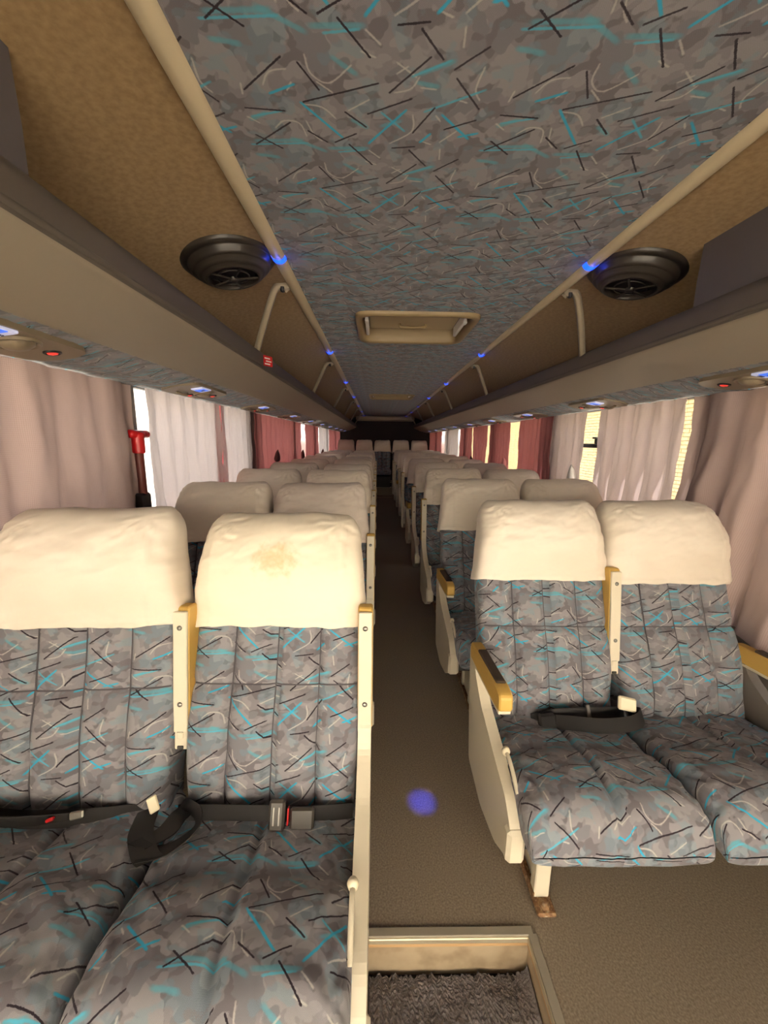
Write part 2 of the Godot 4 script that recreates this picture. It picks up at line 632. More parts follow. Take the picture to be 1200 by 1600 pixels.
func make_cover(seed_: int, drop: float) -> ArrayMesh:
	var n := FastNoiseLite.new()
	n.seed = seed_
	n.frequency = 5.5
	n.fractal_octaves = 2
	var n2 := FastNoiseLite.new()
	n2.seed = seed_ + 50
	n2.frequency = 9.0
	var y0 := 0.432 - drop
	var L := 0.738
	var nu := 150
	var ts: Array = even(nu, 0.22, 0.16, 4.0)[0]
	return grid(nu, 64, func(a: float, b: float):
		var y: float = y0 + b * (L - y0)
		if b == 0.0:
			y += 0.003
		var R := 0.080
		var k := 1.0
		if y > L - R:
			k = sqrt(maxf(0.0, 1.0 - pow((y - L + R) / R, 2)))
		var hw := back_half(y) + 0.011 + 0.006 * smoothstep(0.50, y0, y) - 0.006 * smoothstep(0.55, 0.74, y)
		hw *= 0.76 + 0.24 * k
		if b == 0.0:
			hw -= 0.006
		var e := 4.2 - 1.0 * smoothstep(0.5, 0.72, y)
		if b > 0.999:
			hw *= 0.9
		var zf := 0.026 + 0.034 * exp(-pow((y - 0.585) / 0.10, 2)) + back_front(y) * 0.6
		var zb := -0.122
		var zc := -0.045
		var p := ring(ts[int(round(a * nu))], hw, lerpf(zc, zf, k), lerpf(zc, zb, k), e)
		if b == 0.0:
			p.y *= 0.97
		var x: float = p.x
		var front := smoothstep(-0.05, 0.01, p.y)
		var wr := n.get_noise_3d(x * 0.8, y * 1.6, p.y) * 0.006 + n2.get_noise_3d(x * 0.5 + y * 0.9, y * 1.4 - x * 0.7, 3.0) * 0.005
		# pulls that run down from the top corners
		for c in [-1.0, 1.0]:
			var d := Vector2(x - c * 0.15, y - 0.705)
			var ang := atan2(d.x * c, -d.y)
			var r := d.length()
			var amp := 0.0060 * smoothstep(0.0, 0.03, r) * exp(-r / 0.06) * clampf(0.5 + 1.6 * n.get_noise_2d(c * 9.0 + seed_, ang * 0.4), 0.0, 1.3)
			wr += amp * sin(ang * 9.0 + 4.0 * n2.get_noise_2d(r * 2.0, c + seed_) + seed_)
		wr += 0.0022 * sin((y - y0) * 190.0 + 26.0 * x + 5.0 * n.get_noise_1d(x * 3.0) + seed_) * exp(-(y - y0) / 0.022)
		var seam := 0.0028 * (groove(x, -0.168, 0.004) + groove(x, 0.168, 0.004)) * smoothstep(0.73, 0.69, y)
		seam += 0.002 * groove(y, y0 + 0.016, 0.004)
		var z := p.y + (wr + seam) * front * (0.3 + 0.7 * k)
		return Vector3(x * (1.0 + wr * 1.5), y + (0.006 * n.get_noise_2d(x * 1.6, 7.0) if b < 0.02 else 0.0) + 0.008 * n.get_noise_2d(x * 0.9, 3.0) * b, z), func(a: float, b: float):
			return Vector2((a - 0.5) * 1.06 + 0.14, 0.14 - (y0 + b * (L - y0) - 0.60)))

func make_cushion(shift: Vector2, seed_: int) -> ArrayMesh:
	var n := FastNoiseLite.new()
	n.seed = seed_
	n.frequency = 6.0
	var nu := 150
	var nv := 84
	var zend := 0.405
	var R := 0.075
	var hw := 0.2195
	var ev := even(nu, hw, 0.12, 4.6)
	var ts: Array = ev[0]
	var around: float = ev[1]
	return grid(nu, nv, func(a: float, b: float):
		var z := 0.0
		var k := 1.0
		if b < 0.75:
			z = lerpf(-0.06, zend - R, b / 0.75)
		else:
			var th := (b - 0.75) / 0.25 * PI * 0.5
			z = zend - R + R * sin(th)
			k = cos(th)
		var top := 0.362 + 0.052 * smoothstep(0.0, 0.30, z) - 0.008 * smoothstep(0.30, 0.45, z)
		var bot := 0.270 + 0.020 * smoothstep(0.1, 0.3, z)
		top = lerpf(0.322, top, k)
		bot = lerpf(0.318, bot, minf(1.0, k * 3.0))
		var p := ring(ts[int(round(a * nu))], hw * (0.95 + 0.05 * k), 0.5, -0.5, 4.6)
		var h := p.y + 0.5
		var y := lerpf(bot, top, h)
		var f := smoothstep(0.55, 0.85, h) * smoothstep(0.0, 0.6, k)
		var x: float = p.x
		y += f * (0.012 * (1.0 - pow(x / hw, 2)) - 0.013 * crease(x, 0.0) + 0.008 * sqrt(absf(sin(PI * (x + hw) / hw))))
		y -= f * 0.013 * groove(z, 0.17, 0.022) * (0.30 + 0.70 * groove(absf(x), 0.11, 0.05))
		y += f * (0.008 * n.get_noise_2d(x, z) + 0.0035 * sin(z * 70.0 + 14.0 * n.get_noise_2d(x, z * 0.5)) * groove(absf(x), hw, 0.07))
		if f < 1.0 and k < 0.9:
			z += 0.006 * n.get_noise_2d(x * 1.5, 5.0) * (1.0 - k)
		return Vector3(x, y, z), func(a: float, b: float):
			var v := lerpf(-0.06, zend - R, b / 0.75) if b < 0.75 else zend - R + 0.115 * (b - 0.75) / 0.25
			return Vector2(a * around + shift.x, v + shift.y))

func make_meshes() -> void:
	K.back = [make_backrest(Vector2(0.02, 0.05)), make_backrest(Vector2(0.19, 0.02)), make_backrest(Vector2(0.31, 0.11))]
	make_seams()
	K.cover = [make_cover(2, 0.0), make_cover(9, 0.010), make_cover(14, -0.008), make_cover(27, 0.004)]
	K.cushion = [make_cushion(Vector2(0.03, 0.0), 4), make_cushion(Vector2(0.24, 0.08), 6)]
	var prof := rounded_poly([Vector2(-0.105, 0.565), Vector2(-0.085, 0.38), Vector2(-0.045, 0.165), Vector2(0.11, 0.143), Vector2(0.25, 0.178), Vector2(0.338, 0.238), Vector2(0.352, 0.325), Vector2(0.30, 0.375), Vector2(0.18, 0.408), Vector2(0.06, 0.445), Vector2(-0.02, 0.50), Vector2(-0.052, 0.565)], 0.02, 3)
	K.side = plate(prof, -0.016, 0.016, 0.004)
	K.side_cap = box_mesh(Vector3(0, 0.283, 0.338), Vector3(0.046, 0.094, 0.036), 0.009)
	K.arm = plate(rounded_poly([Vector2(-0.036, -0.015), Vector2(0.018, -0.015), Vector2(0.022, 0.25), Vector2(0.016, 0.295), Vector2(-0.030, 0.295), Vector2(-0.040, 0.26)], 0.012, 3), -0.0185, 0.0185, 0.004)
	K.arm_plate = box_mesh(Vector3(0, 0.135, 0.023), Vector3(0.034, 0.30, 0.010), 0.002)
	K.arm_pad = box_mesh(Vector3(0, 0.155, -0.040), Vector3(0.028, 0.19, 0.010), 0.004)
	K.screw = lathe([Vector2(0.0001, 0.004), Vector2(0.0045, 0.004), Vector2(0.0065, 0.001), Vector2(0.0065, -0.002)], 14, true)
	K.hinge = boxes([[Vector3(0, 0, 0.0), Vector3(0.032, 0.052, 0.034)], [Vector3(0, 0.012, 0.018), Vector3(0.016, 0.018, 0.008)]], 0.003)
	K.hinge_slot = box_mesh(Vector3(0, 0.0, 0.0185), Vector3(0.015, 0.008, 0.004), 0.001)
	K.lever = tube(smooth_path([Vector3(0, 0.412, 0.200), Vector3(0.0, 0.424, 0.222), Vector3(0, 0.415, 0.26), Vector3(0, 0.388, 0.305)], 5), 0.0055, 8)
	K.lever_knob = lathe([Vector2(0.0005, 0.012), Vector2(0.008, 0.010), Vector2(0.0115, 0.002), Vector2(0.009, -0.008), Vector2(0.0005, -0.012)], 14, true)
	K.leg = boxes([[Vector3(0, 0.15, 0.255), Vector3(0.042, 0.285, 0.03)], [Vector3(0, 0.15, 0.17), Vector3(0.010, 0.285, 0.17)], [Vector3(0, 0.15, 0.09), Vector3(0.03, 0.285, 0.02)]], 0.003)
	K.rail = boxes([[Vector3(0, 0.007, 0.06), Vector3(0.048, 0.012, 0.42)], [Vector3(-0.0215, 0.018, 0.06), Vector3(0.005, 0.022, 0.42)]], 0.002)
	K.foot = box_mesh(Vector3(0, 0.010, 0.285), Vector3(0.052, 0.012, 0.052), 0.004)
	K.bolt = lathe([Vector2(0.0001, 0.009), Vector2(0.007, 0.009), Vector2(0.009, 0.005), Vector2(0.014, 0.004), Vector2(0.014, 0.0)], 6, true)
	K.under = boxes([[Vector3(0, 0.245, 0.30), Vector3(0.88, 0.03, 0.03)], [Vector3(0, 0.245, 0.04), Vector3(0.88, 0.03, 0.03)], [Vector3(-0.3, 0.25, 0.17), Vector3(0.03, 0.02, 0.26)], [Vector3(0.3, 0.25, 0.17), Vector3(0.03, 0.02, 0.26)]], 0.004)

func armrest(parent: Node3D, x: float, down: float) -> void:
	# down: 0 folded up beside the backrest, 1 lowered
	var r := deg_to_rad(lerpf(-9.0, 86.0, down))
	var a := obj("armrest", K.arm, M.mustard, parent, Vector3(x, 0.545, -0.075), Vector3(r, 0, 0))
	obj("underside_plate", K.arm_plate, M.cream, a)
	obj("pad", K.arm_pad, M.pad, a)
	for y in [0.055, 0.245]:
		obj("screw", K.screw, M.steel, a, Vector3(0, y, 0.0275), Vector3(PI / 2, 0, 0))

func seat_half(parent: Node3D, x: float, recline: float, yaw: float, bi: int, ci: int, qi: int, cov_mat) -> void:
	var b := obj("backrest", K.back[bi], M.cloth, parent, Vector3(x, 0.362, 0.0), Vector3(deg_to_rad(-recline), deg_to_rad(yaw), 0))
	obj("headrest_cover", K.cover[ci], cov_mat, b)
	for sm in K.seam:
		obj("seam", sm, M.thread, b)
	obj("cushion", K.cushion[qi], M.cloth, parent, Vector3(x, 0, 0))

func double_seat(side: int, row: int, z: float) -> Node3D:
	# side -1 left of the aisle, +1 right of it; the aisle lies towards -side
	var cx := -0.680 if side < 0 else 0.60
	var t := thing("double_seat", "", "seat", Vector3(cx, 0, z), "double coach seats along the aisle")
	var s := -side
	var down := [0.0, 0.0, 0.0]        # aisle, middle, window
	if side > 0:
		down = [1.0, 0.0, 1.0] if row < 2 else [0.0, 0.0, 0.0]
		if row in [4, 7]:
			down[0] = 1.0
	var ra := 19.5 + rng.randf_range(-1.2, 1.2)
	var rw := 19.0 + rng.randf_range(-1.5, 1.5)
	var sp := 0.2265
	if side < 0 and row == 0:
		ra = 20.0
		rw = 13.0
	if side > 0 and row == 0:
		ra = 19.5
		rw = 20.5
	var ca = M.cover_stained if side < 0 and row == 0 else (M.cover_white if rng.randf() < 0.3 else M.cover)
	var cw = M.cover_white if rng.randf() < 0.3 else M.cover
	if row == 0:
		cw = M.cover
		if side > 0:
			ca = M.cover
	seat_half(t, s * sp, ra, rng.randf_range(-1.0, 1.0), (row + 1) % 3 if side < 0 else row % 3, rng.randi() % 4, 0, ca)
	seat_half(t, -s * sp, rw, (2.5 if side < 0 and row == 0 else rng.randf_range(-1.5, 1.5)), (row + 2) % 3, rng.randi() % 4, 1, cw)
	for e in [s, -s]:
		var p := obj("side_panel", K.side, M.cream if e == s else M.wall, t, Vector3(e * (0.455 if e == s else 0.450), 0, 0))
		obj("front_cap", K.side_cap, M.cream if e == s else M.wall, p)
		var lv := obj("recline_lever", K.lever, M.cream, p, Vector3(-e * 0.013, 0, 0))
		lv.name = "recline_lever"
		obj("lever_knob", K.lever_knob, M.ivory, p, Vector3(-e * 0.013, 0.422, 0.208))
		obj("lever_slot", box_mesh(Vector3(0, 0.388, 0.268), Vector3(0.006, 0.012, 0.085), 0.002) if not K.has("slot") else K.slot, M.black, p, Vector3(-e * 0.0165, 0, 0), Vector3(deg_to_rad(0), 0, 0))
	for k in 3:
		var x := [s * 0.455, 0.0, -s * 0.450][k] as float
		armrest(t, x, down[k])
		var hg := obj("hinge", K.hinge, M.cream, t, Vector3(x, 0.512, -0.062), Vector3(deg_to_rad(-10), 0, 0))
		obj("hinge_slot", K.hinge_slot, M.dark_frame, hg, Vector3(0, 0.019, 0))
		obj("hinge_slot", K.hinge_slot, M.dark_frame, hg, Vector3(0, -0.019, 0))
	var lg := obj("leg", K.leg, M.cream, t, Vector3(s * 0.335, 0, 0))
	obj("floor_rail", K.rail, M.rust, lg)
	obj("foot_plate", K.foot, M.rust, lg)
	obj("foot_bolt", K.bolt, M.rust, lg, Vector3(0, 0.016, 0.290))
	obj("seat_frame", K.under, M.dark_frame, t)
	obj("wall_bracket", K.wall_mount, M.cream, t, Vector3((-s) * 0.44, 0, 0), Vector3(0, 0 if s < 0 else PI, 0))
	var where := "left" if side < 0 else "right"
	if row == 0:
		t.set_meta("label", "front double seat left of the aisle, both armrests folded up, belts lying across" if side < 0 else "front double seat right of the aisle with its mustard aisle armrest lowered")
	else:
		t.set_meta("label", "%s double seat from the front in the row %s of the aisle" % [ORD[row], where])
	return t

# ---------------------------------------------------------------- the rest of the coach
func rear_seat(x: float, k: int) -> void:
	var t := thing("rear_seat", "", "seat", Vector3(x, 0.19, -9.1), "seats across the rear of the coach")
	t.set_meta("label", ["leftmost seat of the raised row across the rear", "second seat from the left in the raised rear row", "middle rear seat facing down the aisle", "rear row seat just right of the aisle end", "rightmost seat of the raised rear row in deep shadow"][k])
	seat_half(t, 0.0, 15.0, 0.0, k % 3, k % 4, k % 2, M.cover)
	t.scale = Vector3(0.90, 1, 1)
	obj("seat_frame", boxes([[Vector3(0, 0.13, 0.18), Vector3(0.40, 0.25, 0.42)]], 0.01) if not K.has("pedestal") else K.pedestal, M.dark_frame, t)

func curtain(side: int, d0: float, d1: float, m: String, folds: float, amp: float, seed_: int, label: String, y0 := 0.60, top_in := 0.0, bot_in := 0.0, lean0 := 0.0, lean1 := 0.0, ties := []) -> void:
	var n := FastNoiseLite.new()
	n.seed = seed_
	n.frequency = 1.0
	var nz := int(maxf(40, folds * 16))
	var x0 := side * (WX - 0.028)
	var mesh := grid(nz, 30, func(a: float, b: float):
		var y := lerpf(1.452, y0, b)
		var z0 := d0 + lean0 * b * b
		var z1 := d1 + lean1 * b * b
		var ph: float = a * folds * TAU + 1.3 * n.get_noise_2d(a * 3.0 + seed_, b * 0.8)
		var am := amp * (0.55 + 0.75 * b) * (0.8 + 0.8 * n.get_noise_2d(a * folds * 0.9, 9.0 + b * 0.6))
		var w := sin(ph) + 0.35 * sin(ph * 2.0 + 1.0 + 2.0 * n.get_noise_2d(b * 1.2, a * 4.0))
		var dep: float = am * w + 0.010 * n.get_noise_2d(a * 9.0, b * 3.5) + lerpf(top_in, bot_in, b * b)
		var dz := 0.35 * amp * cos(ph * 1.0) * b
		return Vector3(x0 - side * maxf(dep, -0.020), y + 0.006 * sin(a * 30.0 + seed_) * b, -lerpf(z0, z1, a) + dz), func(a: float, b: float): return Vector2(a * (d1 - d0) * 1.5, b * 0.86), side > 0)
	var o := obj("window_curtain", mesh, M[m], null)
	for q in ties:
		obj("curtain_tie", K.tie, M[q[2]], o, Vector3(side * (WX - 0.056), q[1], -q[0]), Vector3(0, 0, side * 0.15))
	tag(o, label, "curtain", "curtains on the %s windows" % ("left" if side < 0 else "right"))

func service_panel(side: int, d: float, k: int, tilt: float) -> void:
	# lies on the fabric underside of the rack: from (0.95, 1.492) to (1.2, 1.458)
	var t := thing("service_panel", "%s reading lamp and air panel from the front under the %s luggage rack" % [ORD[k], "left" if side < 0 else "right"], "service panel", Vector3(side * 1.055, 1.4745, -d), "service panels over the seats")
	t.rotation = Vector3(0, 0, side * -tilt)
	obj("panel", K.psu, M.psu, t)
	obj("air_dome", K.psu_dome, M.psu, t, Vector3(-side * 0.015, -0.010, -0.03))
	obj("dome_rim", K.psu_rim, M.psu, t, Vector3(-side * 0.015, -0.010, -0.03))
	for q in [Vector3(-side * 0.012, -0.014, -0.135), Vector3(side * 0.050, -0.014, -0.02)]:
		var l := obj("reading_lamp", K.psu_bezel, M.black, t, q)
		obj("lamp_lens", K.psu_lens, M.red_lamp, l)
	obj("grip", K.psu_grip, M.psu, t, Vector3(side * 0.045, -0.016, 0.06))
	var s := obj("seat_number_display", K.psu_sign, M.white_screen, t, Vector3(-side * 0.050, -0.016, 0.075))
	obj("blue_screen", K.psu_blue, M.blue_screen, s, Vector3(0, -0.0045, 0.0))
	obj("figure", K.psu_icon, M.navy, s, Vector3(0.004, -0.006, -0.006))
	if k == 0:
		if side < 0:
			obj("number", text_mesh("03", 0.017), M.navy, s, Vector3(-0.010, -0.0055, -0.036), Vector3(PI / 2, 0, 0))
		else:
			for q in [-0.033, 0.033]:
				obj("number_mark", box_mesh(Vector3.ZERO, Vector3(0.016, 0.001, 0.010), 0.0), M.navy, s, Vector3(-0.004, -0.0053, q))

func text_mesh(s: String, h: float) -> TextMesh:
	var t := TextMesh.new()
	t.text = s
	var f := SystemFont.new()
	f.font_names = PackedStringArray(["Droid Sans"])
	t.font = f
	t.font_size = 32
	t.pixel_size = h / 32.0
	t.depth = 0.001
	return t

func roof_hatch(d: float, label: String) -> void:
	var t := thing("roof_hatch", label, "roof hatch", Vector3(0, 1.87, -d), "roof hatches")
	var hx := 0.285
	var hz := 0.25
	# frame: a rounded ring that stands a little below the lining
	var prof := [Vector2(0.035, 0.006), Vector2(0.035, -0.010), Vector2(0.026, -0.020), Vector2(0.010, -0.020), Vector2(0.0, -0.010), Vector2(-0.004, 0.02), Vector2(-0.006, 0.07)]
	var frame := grid(96, prof.size() - 1, func(a: float, b: float):
		var p: Vector2 = prof[int(round(b * (prof.size() - 1)))]
		var g: float = a * TAU
		var e := 2.0 / 9.0
		return Vector3((hx + p.x) * sgnpow(cos(g), e), p.y, (hz + p.x) * sgnpow(sin(g), e)), func(a: float, b: float): return Vector2(a, b))
	obj("frame", frame, M.hatch, t)
	var lid := obj("lid", box_mesh(Vector3(0, 0.056, 0.020), Vector3(0.50, 0.014, 0.44), 0.006), M.hatch_lid, t)
	obj("backing", box_mesh(Vector3(0, 0.078, 0.0), Vector3(0.60, 0.012, 0.53), 0.0), M.dark_frame, t)
	obj("handle", tube(smooth_path([Vector3(-0.075, 0.050, -0.10), Vector3(-0.07, 0.033, -0.10), Vector3(0, 0.030, -0.10), Vector3(0.07, 0.033, -0.10), Vector3(0.075, 0.050, -0.10)], 4), 0.008, 8), M.hatch, lid)
	for sx in [-1.0, 1.0]:
		obj("hinge_arm", boxes([[Vector3(sx * 0.262, 0.030, -0.03), Vector3(0.018, 0.055, 0.30)], [Vector3(sx * 0.262, 0.004, 0.10), Vector3(0.022, 0.016, 0.04)]], 0.004), M.white, t)

func speaker(side: int, at: Vector3, tilt: float) -> void:
	var t := thing("ceiling_speaker", "round black speaker on the %s brown rack lining" % ("left" if side < 0 else "right"), "speaker", at, "ceiling speakers")
	t.rotation = Vector3(0, 0, tilt)
	obj("rim", K.spk_rim, M.speaker, t)
	obj("cone", K.spk_cone, M.black, t)
	obj("grille_ring", K.spk_ring, M.speaker, t)
	for k in 5:
		obj("spoke", K.spk_spoke, M.speaker, t, Vector3(0, -0.060, 0), Vector3(0, TAU * k / 5.0 + 0.3, 0))
	obj("hub", K.spk_hub, M.speaker, t, Vector3(0, -0.062, 0))

func _ready() -> void:
	rng.seed = 4
	# ---- camera
	var cam := Camera3D.new()
	cam.name = "camera"
	add_child(cam)
	cam.position = Vector3(-0.2, 1.25, 0)
	cam.rotation_degrees = Vector3(-10.57, -1.13, 0.75)
	cam.fov = 2.0 * rad_to_deg(atan(800.0 / 600.0))
	cam.near = 0.03
	cam.far = 200.0
	cam.current = true
	# ---- sky, exposure
	var we := WorldEnvironment.new()
	we.name = "environment"
	add_child(we)
	var env := Environment.new()
	env.background_mode = Environment.BG_SKY
	var sky := Sky.new()
	var sm := ProceduralSkyMaterial.new()
	sm.sky_top_color = rgb(190, 205, 225)
	sm.sky_horizon_color = rgb(240, 236, 226)
	sm.ground_horizon_color = rgb(232, 224, 206)
	sm.ground_bottom_color = rgb(190, 180, 160)
	sm.sky_energy_multiplier = 1.9
	sm.ground_energy_multiplier = 1.2
	sky.sky_material = sm
	env.sky = sky
	env.tonemap_mode = Environment.TONE_MAPPER_LINEAR
	env.tonemap_exposure = 1.24
	env.sdfgi_enabled = true
	env.ssao_enabled = true
	env.ssil_enabled = true
	we.environment = env
	# ---- sun, from high behind the coach: it falls on the wall and yard ahead of the windscreen
	var sun := DirectionalLight3D.new()
	sun.name = "sun"
	add_child(sun)
	sun.light_color = rgb(255, 247, 236)
	sun.light_energy = 14.0
	sun.light_angular_distance = 0.6
	sun.shadow_enabled = true
	sun.rotation = Vector3(deg_to_rad(-42), deg_to_rad(180 - 10), 0)

	make_materials()
	M.psu = mat(rgb(134, 120, 98), 0.45)
	K.wall_mount = boxes([[Vector3(0.02, 0.25, 0.15), Vector3(0.16, 0.04, 0.30)]], 0.004)
	K.slot = box_mesh(Vector3(0, 0.390, 0.262), Vector3(0.006, 0.012, 0.080), 0.002)
	K.pedestal = boxes([[Vector3(0, 0.13, 0.18), Vector3(0.40, 0.25, 0.42)]], 0.01)
	make_meshes()
	build_shell()
	build_yard()
	build_racks()
	build_windows()
	build_seats()
	build_belts()
	build_fittings()

const ZR := -10.4      # rear wall
const ZF := 2.3        # windscreen
const WELL_L := -0.21
const WELL_R := 0.205
const STEP_Z := -0.768

func build_shell() -> void:
	# floor of the saloon: behind the step, and on both sides of the step well
	var st := new_st()
	slab(st, Vector3(-WX - 0.04, -0.30, ZR), Vector3(WX + 0.04, 0.0, STEP_Z - 0.012))
	slab(st, Vector3(-WX - 0.04, -0.30, STEP_Z - 0.012), Vector3(WELL_L - 0.012, 0.0, ZF))
	slab(st, Vector3(WELL_R + 0.012, -0.30, STEP_Z - 0.012), Vector3(WX + 0.04, 0.0, ZF))
	var fl := struct("floor", st.commit(), M.floor)
	# step riser and the metal nosings
	obj("step_riser", boxes([[Vector3((WELL_L + WELL_R) / 2, -0.07, STEP_Z - 0.006), Vector3(WELL_R - WELL_L + 0.02, 0.14, 0.012)]], 0.0), M.riser, fl)
	obj("well_side", boxes([[Vector3(WELL_R + 0.006, -0.105, (STEP_Z + ZF) / 2), Vector3(0.012, 0.20, ZF - STEP_Z)], [Vector3(WELL_L - 0.006, -0.105, (STEP_Z + ZF) / 2), Vector3(0.012, 0.20, ZF - STEP_Z)]], 0.0), M.riser, fl)
	obj("step_nosing", boxes([[Vector3((WELL_L + WELL_R) / 2, 0.002, STEP_Z - 0.006), Vector3(WELL_R - WELL_L + 0.02, 0.006, 0.020)]], 0.0015), M.fascia, fl)
	obj("step_nosing", boxes([[Vector3((WELL_L + WELL_R) / 2, -0.008, STEP_Z + 0.004), Vector3(WELL_R - WELL_L, 0.016, 0.008)]], 0.002), M.nosing, fl)
	obj("step_nosing", boxes([[Vector3((WELL_L + WELL_R) / 2, -0.024, STEP_Z + 0.002), Vector3(WELL_R - WELL_L, 0.014, 0.004)]], 0.001), M.nosing_tan, fl)
	obj("well_nosing", boxes([[Vector3(WELL_R + 0.007, 0.002, (STEP_Z + ZF) / 2), Vector3(0.022, 0.006, ZF - STEP_Z)]], 0.0015), M.fascia, fl)
	obj("well_nosing", boxes([[Vector3(WELL_R - 0.003, -0.008, (STEP_Z + ZF) / 2), Vector3(0.008, 0.016, ZF - STEP_Z)]], 0.002), M.nosing, fl)
	obj("well_nosing", boxes([[Vector3(WELL_R - 0.002, -0.026, (STEP_Z + ZF) / 2), Vector3(0.004, 0.012, ZF - STEP_Z)]], 0.001), M.nosing_tan, fl)
	# loose carpet in the well, frayed along its rear edge
	var n := FastNoiseLite.new()
	n.seed = 6
	n.frequency = 3.0
	n.fractal_octaves = 4
	var carpet := grid(140, 330, func(a: float, b: float):
		var x := lerpf(WELL_L + 0.003, WELL_R - 0.004, a)
		var edge := STEP_Z + 0.012 + 0.006 * n.get_noise_1d(a * 9.0) * 2.0
		var z := lerpf(edge, ZF - 0.05, b * b)
		var y := -0.112 + 0.006 * n.get_noise_2d(x * 3.0, z * 3.0) + 0.005 * n.get_noise_2d(x * 60.0, z * 60.0) + 0.003 * rng.randf()
		if b == 0.0:
			y = -0.124
		elif a > 0.9:
			y += 0.03 * pow((a - 0.9) / 0.1, 2) * exp(-pow((z + 0.75) / 0.10, 2))
		return Vector3(x, y, z), func(a: float, b: float): return Vector2(a * 0.415, b * b * 3.1), false)
	var cp := obj("step_carpet", carpet, M.carpet, null)
	tag(cp, "worn grey carpet lying in the step well of the aisle", "carpet")
	var wb := struct("floor_well", boxes([[Vector3((WELL_L + WELL_R) / 2, -0.20, (STEP_Z + ZF) / 2), Vector3(WELL_R - WELL_L + 0.03, 0.14, ZF - STEP_Z + 0.02)]], 0.0), M.dark_frame)
	wb.name = "floor_well"
	# raised rear floor with two steps
	st = new_st()
	slab(st, Vector3(-WX, 0.0, ZR + 0.02), Vector3(WX, 0.19, -8.82))
	var rf := struct("floor_rear", st.commit(), M.floor)
	obj("step_nosing", box_mesh(Vector3(-0.04, 0.185, -8.815), Vector3(0.36, 0.018, 0.012), 0.002), M.nosing, rf)
	obj("threshold_strip", box_mesh(Vector3(-0.04, 0.004, -8.45), Vector3(0.36, 0.008, 0.03), 0.002), M.nosing, rf)
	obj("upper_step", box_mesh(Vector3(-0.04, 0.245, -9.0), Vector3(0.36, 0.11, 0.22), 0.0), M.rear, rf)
	obj("upper_nosing", box_mesh(Vector3(-0.04, 0.296, -8.888), Vector3(0.36, 0.016, 0.010), 0.002), M.nosing, rf)
	# ceiling: fabric panel with two hatch openings, and the solid roof above
	var hz := 0.262
	var hx := 0.295
	var cuts := [[-2.30 - hz, -2.30 + hz], [-5.72 - hz, -5.72 + hz]]
	st = new_st()
	var zs := [ZR, cuts[1][0], cuts[1][1], cuts[0][0], cuts[0][1], ZF]
	for k in 5:
		if k % 2 == 0:
			slab(st, Vector3(-0.56, 1.87, zs[k]), Vector3(0.56, 1.885, zs[k + 1]))
		else:
			slab(st, Vector3(-0.56, 1.87, zs[k]), Vector3(-hx, 1.885, zs[k + 1]))
			slab(st, Vector3(hx, 1.87, zs[k]), Vector3(0.56, 1.885, zs[k + 1]))
	struct("ceiling", st.commit(), M.cloth_head)
	st = new_st()
	slab(st, Vector3(-WX - 0.08, 2.03, ZR - 0.06), Vector3(WX + 0.08, 2.10, ZF + 0.05))
	struct("ceiling_roof", st.commit(), M.lip)
	# rear wall
	st = new_st()
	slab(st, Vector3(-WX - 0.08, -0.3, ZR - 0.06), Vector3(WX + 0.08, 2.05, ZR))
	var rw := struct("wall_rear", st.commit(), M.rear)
	obj("header_panel", box_mesh(Vector3(0, 1.80, ZR + 0.20), Vector3(1.5, 0.12, 0.30), 0.03), M.bracket, rw)
	# front: windscreen opening
	st = new_st()
	slab(st, Vector3(-WX - 0.08, -0.30, ZF), Vector3(WX + 0.08, 0.15, ZF + 0.06))
	slab(st, Vector3(-WX - 0.08, 1.78, ZF), Vector3(WX + 0.08, 2.05, ZF + 0.06))
	for s in [-1.0, 1.0]:
		slab(st, Vector3(s * (WX - 0.06), 0.15, ZF), Vector3(s * (WX + 0.08), 1.78, ZF + 0.06))
	var fw := struct("wall_front", st.commit(), M.lip)
	obj("windscreen", box_mesh(Vector3(0, 0.965, ZF + 0.03), Vector3(2.28, 1.63, 0.006), 0.0), M.glass, fw)

func build_yard() -> void:
	var st := new_st()
	slab(st, Vector3(-40, -1.3, -40), Vector3(40, -1.2, 40))
	struct("ground", st.commit(), M.yard)
	# sunlit stucco wall ahead of the coach
	st = new_st()
	slab(st, Vector3(-8, -1.2, 6.6), Vector3(8, 4.2, 6.8))
	struct("wall_yard_front", st.commit(), M.stucco)
	st = new_st()
	slab(st, Vector3(-3.9, -1.2, -14), Vector3(-3.7, 3.0, 4))
	struct("wall_yard_left", st.commit(), M.stucco)
	# brick wall on the right, seen through the gaps between the curtains
	st = new_st()
	slab(st, Vector3(5.62, -1.2, -26), Vector3(5.8, 4.6, 4))
	var bw := struct("wall_yard_right", st.commit(), M.mortar)
	var mm := MultiMesh.new()
	mm.transform_format = MultiMesh.TRANSFORM_3D
	mm.use_colors = false
	mm.mesh = box_mesh(Vector3.ZERO, Vector3(0.05, 0.062, 0.247), 0.003)
	var places := []
	for r in 72:
		for c in 74:
			places.append(Vector3(5.605 + rng.randf_range(-0.003, 0.003), -0.9 + r * 0.075, -25.5 + c * 0.26 + (0.13 if r % 2 == 1 else 0.0)))
	mm.instance_count = places.size()
	for k in places.size():
		mm.set_instance_transform(k, Transform3D(Basis(), places[k]))
	var mi := MultiMeshInstance3D.new()
	mi.multimesh = mm
	mi.material_override = M.brick
	mi.name = "bricks"
	mi.set_meta("kind", "stuff")
	bw.add_child(mi)

